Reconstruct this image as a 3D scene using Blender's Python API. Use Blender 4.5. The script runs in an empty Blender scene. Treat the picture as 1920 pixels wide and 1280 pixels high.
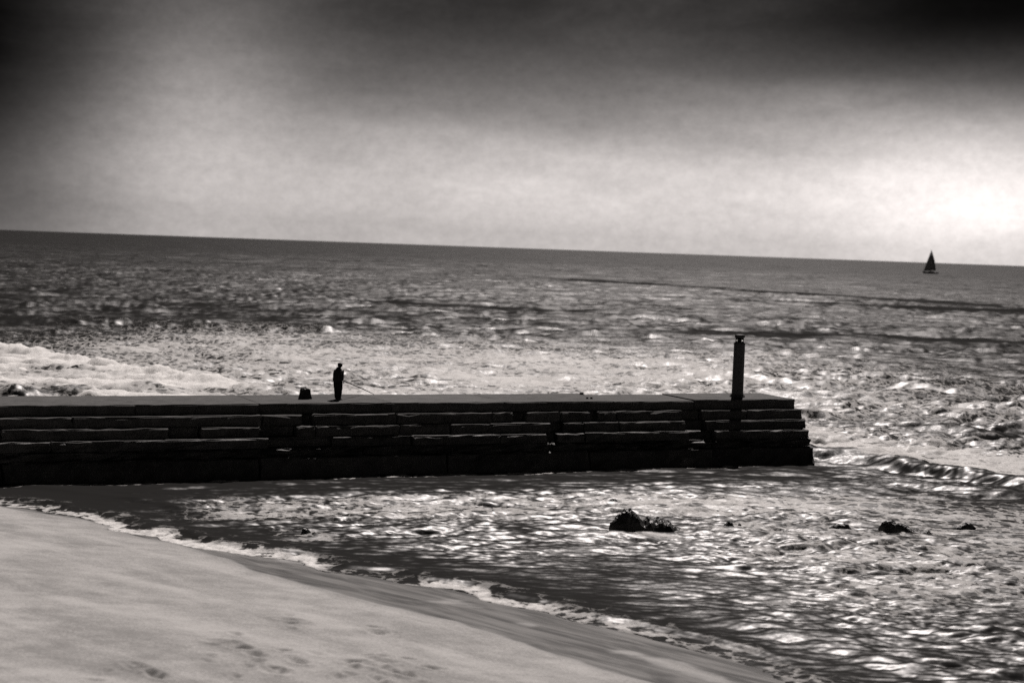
import bpy, bmesh, math, random
import numpy as np
from mathutils import Vector, Matrix

R = math.radians
scene = bpy.context.scene
C = scene.collection
random.seed(7)

# ------------------------------------------------------------------ camera
CAM_H = 10.65
cam = bpy.data.cameras.new('camera')
cam.sensor_width = 36.0
cam.lens = 57.0
cam.clip_start = 0.5
cam.clip_end = 60000.0
cam.dof.use_dof = True
cam.dof.focus_distance = 74.0
cam.dof.aperture_fstop = 0.6
cam.dof.aperture_blades = 0
cam_ob = bpy.data.objects.new('camera', cam)
C.objects.link(cam_ob)
cam_ob.matrix_world = (Matrix.Translation((0, 0, CAM_H)) @ Matrix.Rotation(R(90 - 3.31), 4, 'X')
                       @ Matrix.Rotation(R(2.03), 4, 'Z'))
scene.camera = cam_ob

# ------------------------------------------------------------------ light
SUN_EL, SUN_AZ = 54.0, 9.0            # azimuth to the right of the view axis (+Y)
sd = Vector((math.sin(R(SUN_AZ)) * math.cos(R(SUN_EL)), math.cos(R(SUN_AZ)) * math.cos(R(SUN_EL)), math.sin(R(SUN_EL))))
sun = bpy.data.lights.new('sun', 'SUN')
sun.energy = 4.3
sun.angle = R(0.53)
sun.color = (1.0, 0.925, 0.89)
sun_ob = bpy.data.objects.new('sun', sun)
C.objects.link(sun_ob)
sun_ob.rotation_euler = (-sd).to_track_quat('-Z', 'Y').to_euler()
sun_ob.location = sd * 100

world = bpy.data.worlds.new('World')
scene.world = world
world.use_nodes = True
NT = world.node_tree
NT.nodes.clear()


class G:
    """small helper to write node graphs as expressions"""
    def __init__(self, nt):
        self.nt = nt

    def node(self, t, **kw):
        n = self.nt.nodes.new(t)
        for k, v in kw.items():
            setattr(n, k, v)
        return n

    def put(self, sock, v):
        if isinstance(v, bpy.types.NodeSocket):
            self.nt.links.new(v, sock)
        elif v is not None:
            sock.default_value = v

    def m(self, op, a, b=None, c=None, clamp=False):
        n = self.node('ShaderNodeMath', operation=op, use_clamp=clamp)
        self.put(n.inputs[0], a)
        if b is not None: self.put(n.inputs[1], b)
        if c is not None: self.put(n.inputs[2], c)
        return n.outputs[0]

    def v(self, op, a, b=None, s=None):
        n = self.node('ShaderNodeVectorMath', operation=op)
        self.put(n.inputs[0], a)
        if b is not None: self.put(n.inputs[1], b)
        if s is not None: self.put(n.inputs['Scale'], s)
        return n.outputs['Value'] if op in ('DOT_PRODUCT', 'LENGTH') else n.outputs[0]

    def rng(self, v, a, b, c, d, smooth=True):
        n = self.node('ShaderNodeMapRange')
        n.interpolation_type = 'SMOOTHSTEP' if smooth else 'LINEAR'
        for i, q in enumerate((v, a, b, c, d)):
            self.put(n.inputs[i], q)
        return n.outputs[0]

    def noise(self, vec, scale, detail=3.0, rough=0.5, dist=0.0):
        n = self.node('ShaderNodeTexNoise')
        self.put(n.inputs['Vector'], vec)
        self.put(n.inputs['Scale'], scale)
        self.put(n.inputs['Detail'], detail)
        self.put(n.inputs['Roughness'], rough)
        self.put(n.inputs['Distortion'], dist)
        return n

    def mix(self, f, a, b):
        n = self.node('ShaderNodeMix', data_type='RGBA')
        self.put(n.inputs[0], f)
        self.put(n.inputs[6], a)
        self.put(n.inputs[7], b)
        return n.outputs[2]

    def mapv(self, vec, scale, loc=(0, 0, 0), rot=(0, 0, 0)):
        n = self.node('ShaderNodeMapping')
        self.put(n.inputs['Vector'], vec)
        n.inputs['Scale'].default_value = scale
        n.inputs['Location'].default_value = loc
        n.inputs['Rotation'].default_value = rot
        return n.outputs[0]


g = G(NT)
sky = g.node('ShaderNodeTexSky', sky_type='NISHITA')
sky.sun_disc = False
sky.sun_elevation = R(SUN_EL)
sky.sun_rotation = R(SUN_AZ)
sky.air_density = 1.0
sky.dust_density = 2.0
bw = g.node('ShaderNodeRGBToBW')
NT.links.new(sky.outputs[0], bw.inputs[0])
tc = g.node('ShaderNodeTexCoord')
dirv = tc.outputs['Generated']
sep = g.node('ShaderNodeSeparateXYZ')
NT.links.new(dirv, sep.inputs[0])
el = g.m('MULTIPLY', g.m('ARCSINE', sep.outputs[2]), 57.2958)
az = g.m('MULTIPLY', g.m('ARCTAN2', sep.outputs[0], sep.outputs[1]), 57.2958)
# cloud noise in stretched direction space warps the edge of the storm deck
n_big = g.noise(g.mapv(dirv, (7, 7, 26), (3.1, 0.4, 1.7)), 1.0, 4, 0.55, 0.3).outputs[0]
n_mid = g.noise(g.mapv(dirv, (26, 26, 70), (1.3, 5.0, 0.2)), 1.0, 6, 0.62, 0.4).outputs[0]
n_fin = g.noise(g.mapv(dirv, (150, 150, 190)), 1.0, 4, 0.7).outputs[0]
warp = g.m('MULTIPLY', g.m('SUBTRACT', n_big, 0.5), 2.6)
elw = g.m('MAXIMUM', g.m('ADD', el, warp), 0.0)


def gauss(x, c, w):
    d = g.m('DIVIDE', g.m('SUBTRACT', x, c), w)
    return g.m('EXPONENT', g.m('MULTIPLY', g.m('MULTIPLY', d, d), -1.0))


band = gauss(elw, 0.0, 4.0)                                     # clear strip under the cloud deck
azf = g.m('ADD', 0.42, g.m('MULTIPLY', gauss(az, 9.0, 24.0), 0.58))
band = g.m('MULTIPLY', g.m('MULTIPLY', band, azf), 0.82)
glow = g.m('MULTIPLY', g.m('MULTIPLY', gauss(az, 15.6, 4.6), gauss(el, 1.9, 2.6)), 0.42)
shaft = g.m('MULTIPLY', g.m('MULTIPLY', gauss(az, -11.2, 3.4), gauss(el, 4.0, 5.0)), 0.15)
cloud = g.rng(n_big, 0.32, 0.72, 0.010, 0.045)
val = g.m('ADD', g.m('ADD', band, glow), g.m('ADD', shaft, cloud))
tex = g.m('ADD', 0.63, g.m('ADD', g.m('MULTIPLY', n_mid, 0.34), g.m('MULTIPLY', n_fin, 0.40)))
val = g.m('MULTIPLY', val, tex)
# cloud banks at the left and upper right, with lens vignetting painted into them
vig_bank_l = g.m('MULTIPLY', g.m('MULTIPLY', g.rng(g.m('ADD', az, g.m('MULTIPLY', warp, 0.9)), -19.0, -10.5, 1.0, 0.0), g.rng(az, -110.0, -60.0, 0.0, 1.0)), g.rng(el, -3.0, 5.5, 0.50, 0.975))
vig_bank_r = g.m('MULTIPLY', g.m('MULTIPLY', g.rng(az, 3.0, 15.0, 0.0, 1.0), g.rng(az, 60.0, 110.0, 1.0, 0.0)), g.rng(g.m('ADD', el, g.m('MULTIPLY', warp, 0.5)), 4.5, 8.6, 0.0, 0.93))
val = g.m('MULTIPLY', val, g.m('MULTIPLY', g.m('SUBTRACT', 1.0, vig_bank_l), g.m('SUBTRACT', 1.0, vig_bank_r)))
# the clear-sky luminance carries the brightness, the cloud cover thins it
skyl = g.m('MINIMUM', g.m('MAXIMUM', bw.outputs[0], 4.0), 9.0)
val = g.m('MULTIPLY', g.m('MULTIPLY', val, skyl), 1.45)
tint = g.node('ShaderNodeCombineColor')
NT.links.new(val, tint.inputs[0])
NT.links.new(g.m('MULTIPLY', val, 0.932), tint.inputs[1])
NT.links.new(g.m('MULTIPLY', val, 0.905), tint.inputs[2])
bg = g.node('ShaderNodeBackground')
NT.links.new(tint.outputs[0], bg.inputs[0])
bg.inputs[1].default_value = 0.12
wo = g.node('ShaderNodeOutputWorld')
NT.links.new(bg.outputs[0], wo.inputs[0])

scene.view_settings.view_transform = 'Standard'
scene.view_settings.look = 'None'
scene.view_settings.exposure = 0.0
scene.view_settings.gamma = 1.0
scene.cycles.use_denoising = False
scene.cycles.max_bounces = 5
scene.cycles.sample_clamp_indirect = 4.0
scene.cycles.sample_clamp_direct = 5.0

# ------------------------------------------------------------------ materials


def new_mat(name):
    m = bpy.data.materials.new(name)
    m.use_nodes = True
    gg = G(m.node_tree)
    b = m.node_tree.nodes['Principled BSDF']
    return m, gg, b


def grey(v, w=0.0):
    return (v * (1 + 0.02 + w), v, v * (0.975 - w), 1)


def simple_mat(name, v, rough=0.8, spec=0.4, var=0.35, scale=6.0, bump=0.0, metal=0.0):
    m, g, b = new_mat(name)
    tc = g.node('ShaderNodeTexCoord')
    n = g.noise(tc.outputs['Object'], scale, 5, 0.6)
    f = g.rng(n.outputs[0], 0.3, 0.7, 0, 1)
    g.put(b.inputs['Base Color'], g.mix(f, grey(v * (1 - var)), grey(v * (1 + var))))
    b.inputs['Roughness'].default_value = rough
    b.inputs['Specular IOR Level'].default_value = spec
    b.inputs['Metallic'].default_value = metal
    if bump:
        bn = g.node('ShaderNodeBump')
        bn.inputs['Strength'].default_value = bump
        bn.inputs['Distance'].default_value = 0.02
        g.put(bn.inputs['Height'], g.noise(tc.outputs['Object'], scale * 4, 5, 0.6).outputs[0])
        g.put(b.inputs['Normal'], bn.outputs[0])
    return m


def water_mat():
    m, g, b = new_mat('sea_water')
    geo = g.node('ShaderNodeNewGeometry')
    pos = geo.outputs['Position']
    # unresolved ripples: true small facets, the same at any distance
    n1 = g.noise(g.mapv(pos, (1.5, 3.4, 1.0)), 1.0, 4, 0.62).outputs['Color']
    n2 = g.noise(g.mapv(pos, (7.0, 12.0, 1.0), (4, 9, 2)), 1.0, 3, 0.6).outputs['Color']
    p1 = g.v('MULTIPLY', g.v('SUBTRACT', n1, (0.5, 0.5, 0.5)), (0.26, 0.40, 0.0))
    p2 = g.v('MULTIPLY', g.v('SUBTRACT', n2, (0.5, 0.5, 0.5)), (0.30, 0.44, 0.0))
    calm = g.node('ShaderNodeAttribute', attribute_name='calm')
    # wind: streaky patches of rougher and smoother water
    wa = g.noise(g.mapv(pos, (0.22, 0.085, 1.0), rot=(0, 0, R(3))), 1.0, 5, 0.68, 0.3).outputs[0]
    wb = g.noise(g.mapv(pos, (0.030, 0.012, 1.0), (2, 7, 0)), 1.0, 3, 0.55).outputs[0]
    wind = g.m('MULTIPLY', g.rng(wa, 0.32, 0.68, 0.50, 1.5), g.rng(wb, 0.36, 0.64, 0.70, 1.35))
    pp = g.v('SCALE', g.v('ADD', p1, p2), s=g.m('MULTIPLY', calm.outputs['Fac'], wind))
    nrm = g.v('NORMALIZE', g.v('ADD', geo.outputs['Normal'], pp))
    foam = g.node('ShaderNodeAttribute', attribute_name='foam').outputs['Fac']
    # lacy break-up of the foam
    w = g.noise(g.mapv(pos, (0.32, 1.5, 1.0)), 1.0, 6, 0.68, 0.5).outputs[0]
    lace = g.node('ShaderNodeTexVoronoi', feature='DISTANCE_TO_EDGE')
    g.put(lace.inputs['Vector'], g.v('ADD', g.mapv(pos, (1.0, 0.85, 1.0)),
                                    g.v('SCALE', g.noise(pos, 1.6, 3, 0.6).outputs['Color'], s=1.1)))
    lace.inputs['Scale'].default_value = 1.15
    lc = g.rng(lace.outputs['Distance'], 0.0, 0.20, 0.30, -0.08)
    patt = g.m('ADD', w, lc)
    thr = g.m('SUBTRACT', 1.0, foam)
    fac = g.rng(g.m('SUBTRACT', patt, thr), -0.09, 0.15, 0, 1)
    fac = g.m('MULTIPLY', fac, g.rng(foam, 0.04, 0.9, 0.0, 1, False))
    fin = g.noise(g.mapv(pos, (9, 9, 9)), 1.0, 4, 0.65).outputs[0]
    fcol = g.mix(g.rng(fin, 0.3, 0.7, 0, 1), grey(0.56), grey(0.80))
    m.node_tree.nodes.remove(b)
    # wind-roughened water: two populations of facets over a dark body
    body = g.node('ShaderNodeBsdfDiffuse')
    body.inputs['Color'].default_value = grey(0.022)
    ga_ = g.node('ShaderNodeBsdfGlossy', distribution='BECKMANN')
    ga_.inputs['Roughness'].default_value = 0.30
    gb_ = g.node('ShaderNodeBsdfGlossy', distribution='BECKMANN')
    gb_.inputs['Roughness'].default_value = 0.50
    g.put(gb_.inputs['Roughness'], g.rng(g.m('MULTIPLY', calm.outputs['Fac'], wind), 0.0, 1.35, 0.365, 0.51, False))
    fr = g.node('ShaderNodeFresnel')
    fr.inputs['IOR'].default_value = 1.333
    for n_ in (ga_, gb_, fr):
        g.put(n_.inputs['Normal'], nrm)
    gl = g.node('ShaderNodeMixShader')
    gl.inputs[0].default_value = 0.76
    g.put(gl.inputs[1], ga_.outputs[0]); g.put(gl.inputs[2], gb_.outputs[0])
    wm = g.node('ShaderNodeMixShader')
    g.put(wm.inputs[0], g.m('MINIMUM', fr.outputs[0], 0.060))
    g.put(wm.inputs[1], body.outputs[0]); g.put(wm.inputs[2], gl.outputs[0])
    fb = g.node('ShaderNodeBsdfPrincipled')
    g.put(fb.inputs['Base Color'], fcol)
    fb.inputs['Roughness'].default_value = 0.7
    fb.inputs['Specular IOR Level'].default_value = 0.3
    bn = g.node('ShaderNodeBump')
    bn.inputs['Strength'].default_value = 0.6
    bn.inputs['Distance'].default_value = 0.08
    g.put(bn.inputs['Height'], g.m('ADD', fin, w))
    g.put(fb.inputs['Normal'], bn.outputs[0])
    ms = g.node('ShaderNodeMixShader')
    g.put(ms.inputs[0], fac)
    g.put(ms.inputs[1], wm.outputs[0])
    g.put(ms.inputs[2], fb.outputs[0])
    out = m.node_tree.nodes['Material Output']
    g.put(out.inputs['Surface'], ms.outputs[0])
    return m


def sand_mat():
    m, g, b = new_mat('beach_sand')
    geo = g.node('ShaderNodeNewGeometry')
    pos = geo.outputs['Position']
    wet = g.node('ShaderNodeAttribute', attribute_name='wet').outputs['Fac']
    streak = g.noise(g.mapv(g.mapv(pos, (1, 1, 1), rot=(0, 0, R(41))), (0.14, 0.6, 0.3)), 1.0, 5, 0.6, 0.4).outputs[0]
    patch = g.noise(g.mapv(pos, (0.9, 1.4, 1.0)), 1.0, 6, 0.6).outputs[0]
    grain = g.noise(pos, 13.0, 4, 0.75).outputs[0]
    v = g.m('ADD', g.m('MULTIPLY', streak, 0.40), g.m('ADD', g.m('MULTIPLY', patch, 0.25), g.m('MULTIPLY', grain, 0.35)))
    dry = g.mix(g.rng(v, 0.38, 0.62, 0, 1), grey(0.21), grey(0.42))
    st2 = g.noise(g.mapv(g.mapv(pos, (1, 1, 1), rot=(0, 0, R(42))), (0.28, 2.0, 0.3)), 1.0, 5, 0.62, 0.6).outputs[0]
    wetc = g.mix(g.rng(st2, 0.35, 0.65, 0, 1), grey(0.05), grey(0.19))
    ww = g.m('ADD', wet, g.m('MULTIPLY', g.m('SUBTRACT', patch, 0.5), 0.5))
    wf = g.rng(ww, 0.25, 0.75, 0, 1)
    g.put(b.inputs['Base Color'], g.mix(wf, dry, wetc))
    g.put(b.inputs['Roughness'], g.rng(wf, 0, 1, 0.93, 0.38))
    b.inputs['Specular IOR Level'].default_value = 0.35
    bn = g.node('ShaderNodeBump')
    g.put(bn.inputs['Strength'], g.rng(wf, 0, 1, 0.55, 0.12))
    bn.inputs['Distance'].default_value = 0.05
    g.put(bn.inputs['Height'], g.m('ADD', g.m('MULTIPLY', patch, 1.0), g.m('MULTIPLY', grain, 0.3)))
    g.put(b.inputs['Normal'], bn.outputs[0])
    return m


def concrete_mat():
    m, g, b = new_mat('weathered_concrete')
    geo = g.node('ShaderNodeNewGeometry')
    pos = geo.outputs['Position']
    oi = g.node('ShaderNodeObjectInfo')
    sepz = g.node('ShaderNodeSeparateXYZ')
    g.put(sepz.inputs[0], pos)
    n = g.noise(pos, 1.3, 6, 0.62, 0.3).outputs[0]
    n2 = g.noise(g.mapv(pos, (5, 5, 2.0)), 1.0, 6, 0.65).outputs[0]
    # weed and wetness grow below the splash line, an uneven edge
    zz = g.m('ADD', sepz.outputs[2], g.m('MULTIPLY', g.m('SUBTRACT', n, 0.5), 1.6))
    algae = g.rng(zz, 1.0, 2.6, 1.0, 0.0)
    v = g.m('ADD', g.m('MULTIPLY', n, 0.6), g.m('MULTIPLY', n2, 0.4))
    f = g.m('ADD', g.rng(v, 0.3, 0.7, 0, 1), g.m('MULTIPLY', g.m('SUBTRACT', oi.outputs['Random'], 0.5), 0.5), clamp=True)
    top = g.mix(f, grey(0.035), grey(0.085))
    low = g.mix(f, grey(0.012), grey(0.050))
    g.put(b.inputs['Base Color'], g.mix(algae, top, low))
    g.put(b.inputs['Roughness'], g.rng(algae, 0, 1, 0.85, 0.5))
    b.inputs['Specular IOR Level'].default_value = 0.35
    bn = g.node('ShaderNodeBump')
    bn.inputs['Strength'].default_value = 0.8
    bn.inputs['Distance'].default_value = 0.05
    g.put(bn.inputs['Height'], g.m('ADD', n2, g.m('MULTIPLY', g.noise(pos, 16, 4, 0.7).outputs[0], 0.5)))
    g.put(b.inputs['Normal'], bn.outputs[0])
    return m


M_WATER = water_mat()
M_SAND = sand_mat()
M_CONC = concrete_mat()
M_ROCK = simple_mat('wet_black_rock', 0.028, 0.45, 0.4, 0.6, 5.0, 0.8)
M_STEEL = simple_mat('dark_painted_steel', 0.030, 0.42, 0.45, 0.35, 4.0, 0.15)
M_RUST = simple_mat('rusted_iron', 0.035, 0.8, 0.3, 0.5, 20.0, 0.5)
M_JACKET = simple_mat('dark_jacket_cloth', 0.018, 0.9, 0.2, 0.3, 14.0, 0.3)
M_TROUS = simple_mat('black_trouser_cloth', 0.012, 0.9, 0.2, 0.3, 14.0, 0.3)
M_SKIN = simple_mat('skin', 0.20, 0.6, 0.35, 0.12, 20.0)
M_HAIR = simple_mat('dark_hair', 0.015, 0.7, 0.3, 0.3, 60.0, 0.5)
M_SHOE = simple_mat('black_shoe_leather', 0.015, 0.5, 0.4, 0.2, 20.0)
M_ROD = simple_mat('dark_carbon_rod', 0.02, 0.4, 0.45, 0.1, 10.0)
M_CORK = simple_mat('cork_grip', 0.10, 0.85, 0.2, 0.3, 60.0)
M_BAG = simple_mat('dark_canvas_bag', 0.03, 0.9, 0.2, 0.4, 9.0, 0.5)
M_SAIL = simple_mat('hazed_grey_sailcloth', 0.28, 0.8, 0.2, 0.08, 0.3)  # mainsail grey lifted to put distance haze into the colour
M_JIB = simple_mat('pale_sailcloth', 0.36, 0.8, 0.2, 0.08, 0.3)
M_HULL = simple_mat('dark_hull_paint', 0.06, 0.4, 0.4, 0.1, 0.4)
m, gq, bq = new_mat('lantern_glass')
bq.inputs['Base Color'].default_value = (0.9, 0.9, 0.88, 1)
bq.inputs['Roughness'].default_value = 0.03
bq.inputs['Transmission Weight'].default_value = 1.0
bq.inputs['IOR'].default_value = 1.45
M_GLASS = m

# ------------------------------------------------------------------ mesh helpers


def link(name, me, mat, parent=None, smooth=False, loc=None, rot=None):
    o = bpy.data.objects.new(name, me)
    C.objects.link(o)
    if mat: me.materials.append(mat)
    if parent: o.parent = parent
    if loc is not None: o.location = loc
    if rot is not None: o.rotation_euler = rot
    if smooth:
        me.polygons.foreach_set('use_smooth', [True] * len(me.polygons))
    return o


def from_bm(name, bm, mat, parent=None, smooth=False, **kw):
    bmesh.ops.recalc_face_normals(bm, faces=bm.faces)
    me = bpy.data.meshes.new(name)
    bm.to_mesh(me)
    bm.free()
    return link(name, me, mat, parent, smooth, **kw)


def tag(o, label=None, cat=None, group=None, kind=None):
    if label: o['label'] = label
    if cat: o['category'] = cat
    if group: o['group'] = group
    if kind: o['kind'] = kind
    return o


def empty(name, loc, rz=0.0):
    o = bpy.data.objects.new(name, None)
    o.empty_display_size = 0.2
    C.objects.link(o)
    o.location = loc
    o.rotation_euler = (0, 0, rz)
    return o


def lathe(bm, prof, seg=32, cx=0.0, cy=0.0):
    rings = []
    for r, z in prof:
        if r < 1e-5:
            rings.append([bm.verts.new((cx, cy, z))])
        else:
            rings.append([bm.verts.new((cx + r * math.cos(2 * math.pi * i / seg), cy + r * math.sin(2 * math.pi * i / seg), z)) for i in range(seg)])
    for a, b in zip(rings, rings[1:]):
        for i in range(seg):
            j = (i + 1) % seg
            if len(a) == 1 and len(b) == 1: continue
            if len(a) == 1: bm.faces.new((a[0], b[i], b[j]))
            elif len(b) == 1: bm.faces.new((a[i], a[j], b[0]))
            else: bm.faces.new((a[i], a[j], b[j], b[i]))


def tube(bm, pts, radii, seg=10):
    """tapered tube through a list of points, capped"""
    rings = []
    n = len(pts)
    for i, p in enumerate(pts):
        p = Vector(p)
        d = (Vector(pts[min(i + 1, n - 1)]) - Vector(pts[max(i - 1, 0)])).normalized()
        a = d.orthogonal().normalized() if i == 0 else (a - d * a.dot(d)).normalized()
        b = d.cross(a)
        rings.append([bm.verts.new(p + (a * math.cos(2 * math.pi * k / seg) + b * math.sin(2 * math.pi * k / seg)) * radii[i]) for k in range(seg)])
    for r0, r1 in zip(rings, rings[1:]):
        for k in range(seg):
            j = (k + 1) % seg
            bm.faces.new((r0[k], r0[j], r1[j], r1[k]))
    bm.faces.new(rings[0][::-1])
    bm.faces.new(rings[-1])


class VNoise:
    """value noise on a wrapped lattice (numpy)"""
    def __init__(self, seed, n=256):
        self.n = n
        self.t = np.random.default_rng(seed).random((n, n))

    def at(self, x, y):
        xi = np.floor(x).astype(int); yi = np.floor(y).astype(int)
        fx = x - xi; fy = y - yi
        fx = fx * fx * (3 - 2 * fx); fy = fy * fy * (3 - 2 * fy)
        n = self.n; t = self.t
        a = t[xi % n, yi % n]; b = t[(xi + 1) % n, yi % n]
        c = t[xi % n, (yi + 1) % n]; d = t[(xi + 1) % n, (yi + 1) % n]
        return (a * (1 - fx) + b * fx) * (1 - fy) + (c * (1 - fx) + d * fx) * fy

    def fbm(self, x, y, oct=4, gain=0.5):
        s = 0.0; a = 1.0; tot = 0.0
        for i in range(oct):
            s = s + a * self.at(x * 2 ** i + 17.3 * i, y * 2 ** i + 5.1 * i)
            tot += a; a *= gain
        return s / tot


VN = VNoise(11)
VN2 = VNoise(23)


def sstep(a, b, x):
    t = np.clip((x - a) / (b - a), 0, 1)
    return t * t * (3 - 2 * t)


# ------------------------------------------------------------------ shoreline
SHORE = np.array([(-60, 74), (-42, 70.5), (-30, 66.5), (-19.55, 62.14), (-16.46, 60.5), (-12.23, 57.1), (-8.81, 54.5), (-5.27, 52.04),
                  (-2.73, 50.25), (-0.7, 48.8), (1.39, 47.1), (2.6, 45.6), (4.47, 43.4), (6.58, 41.0), (9.6, 37.0),
                  (15, 29), (23, 17), (36, -2), (60, -40)], float)


def shore_dist(x, y):
    """signed distance to the waterline, positive on land, and the x of the nearest shore point"""
    best = np.full(x.shape, 1e9); sg = np.zeros(x.shape); sx = np.zeros(x.shape)
    for (ax, ay), (bx, by) in zip(SHORE[:-1], SHORE[1:]):
        dx, dy = bx - ax, by - ay
        t = np.clip(((x - ax) * dx + (y - ay) * dy) / (dx * dx + dy * dy), 0, 1)
        qx, qy = ax + t * dx, ay + t * dy
        d = np.hypot(x - qx, y - qy)
        side = dx * (y - ay) - dy * (x - ax)          # >0: left of the walk direction = sea side
        m = d < best
        best = np.where(m, d, best); sg = np.where(m, np.where(side > 0, -1.0, 1.0), sg); sx = np.where(m, qx, sx)
    return best * sg, sx


def grid_mesh(name, X, Y, Z, keep, attrs):
    nr, nc = X.shape
    idx = np.arange(nr * nc).reshape(nr, nc)
    q = np.stack([idx[:-1, :-1], idx[:-1, 1:], idx[1:, 1:], idx[1:, :-1]], -1).reshape(-1, 4)
    if keep is not None:
        k = keep.reshape(-1)
        q = q[k[q].any(axis=1)]
    used = np.unique(q)
    remap = np.full(nr * nc, -1); remap[used] = np.arange(len(used))
    q = remap[q]
    co = np.stack([X, Y, Z], -1).reshape(-1, 3)[used].astype(np.float32)
    me = bpy.data.meshes.new(name)
    me.vertices.add(len(co)); me.vertices.foreach_set('co', co.ravel())
    me.loops.add(q.size); me.loops.foreach_set('vertex_index', q.ravel().astype(np.int32))
    me.polygons.add(len(q)); me.polygons.foreach_set('loop_start', np.arange(0, q.size, 4, dtype=np.int32))
    me.update(calc_edges=True)
    me.polygons.foreach_set('use_smooth', np.ones(len(q), bool))
    for an, av in attrs.items():
        a = me.attributes.new(an, 'FLOAT', 'POINT')
        a.data.foreach_set('value', av.reshape(-1)[used].astype(np.float32))
    me.validate()
    return me


# ------------------------------------------------------------------ sea
def wave_tile(N, L, lp, lmin, th0, spread, seed):
    """random sea tile from a directional wave spectrum: unit rms height + choppy offsets"""
    rg = np.random.default_rng(seed)
    k1 = 2 * np.pi * np.fft.fftfreq(N, L / N)
    kx, ky = np.meshgrid(k1, k1, indexing='ij')
    k = np.hypot(kx, ky); k[0, 0] = 1
    kp = 2 * np.pi / lp
    c = (kx * math.cos(th0) + ky * math.sin(th0)) / k
    S = k ** -3.6 * np.exp(-1.25 * (kp / k) ** 2) * (np.abs(c) ** spread) * np.exp(-(k * lmin / (2 * np.pi)) ** 2)
    S[0, 0] = 0
    Hk = np.sqrt(S) * (rg.standard_normal((N, N)) + 1j * rg.standard_normal((N, N)))
    h = np.fft.ifft2(Hk).real
    dx = np.fft.ifft2(-1j * kx / k * Hk).real
    dy = np.fft.ifft2(-1j * ky / k * Hk).real
    s = h.std()
    return h / s, dx / s, dy / s, L


def samp(tile, x, y):
    L = tile[3]; N = tile[0].shape[0]
    u = x / L * N; v = y / L * N
    i = np.floor(u).astype(int); j = np.floor(v).astype(int)
    fu = u - i; fv = v - j
    i0 = i % N; i1 = (i + 1) % N; j0 = j % N; j1 = (j + 1) % N
    out = []
    for a in tile[:3]:
        out.append((a[i0, j0] * (1 - fu) + a[i1, j0] * fu) * (1 - fv) + (a[i0, j1] * (1 - fu) + a[i1, j1] * fu) * fv)
    return out


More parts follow.
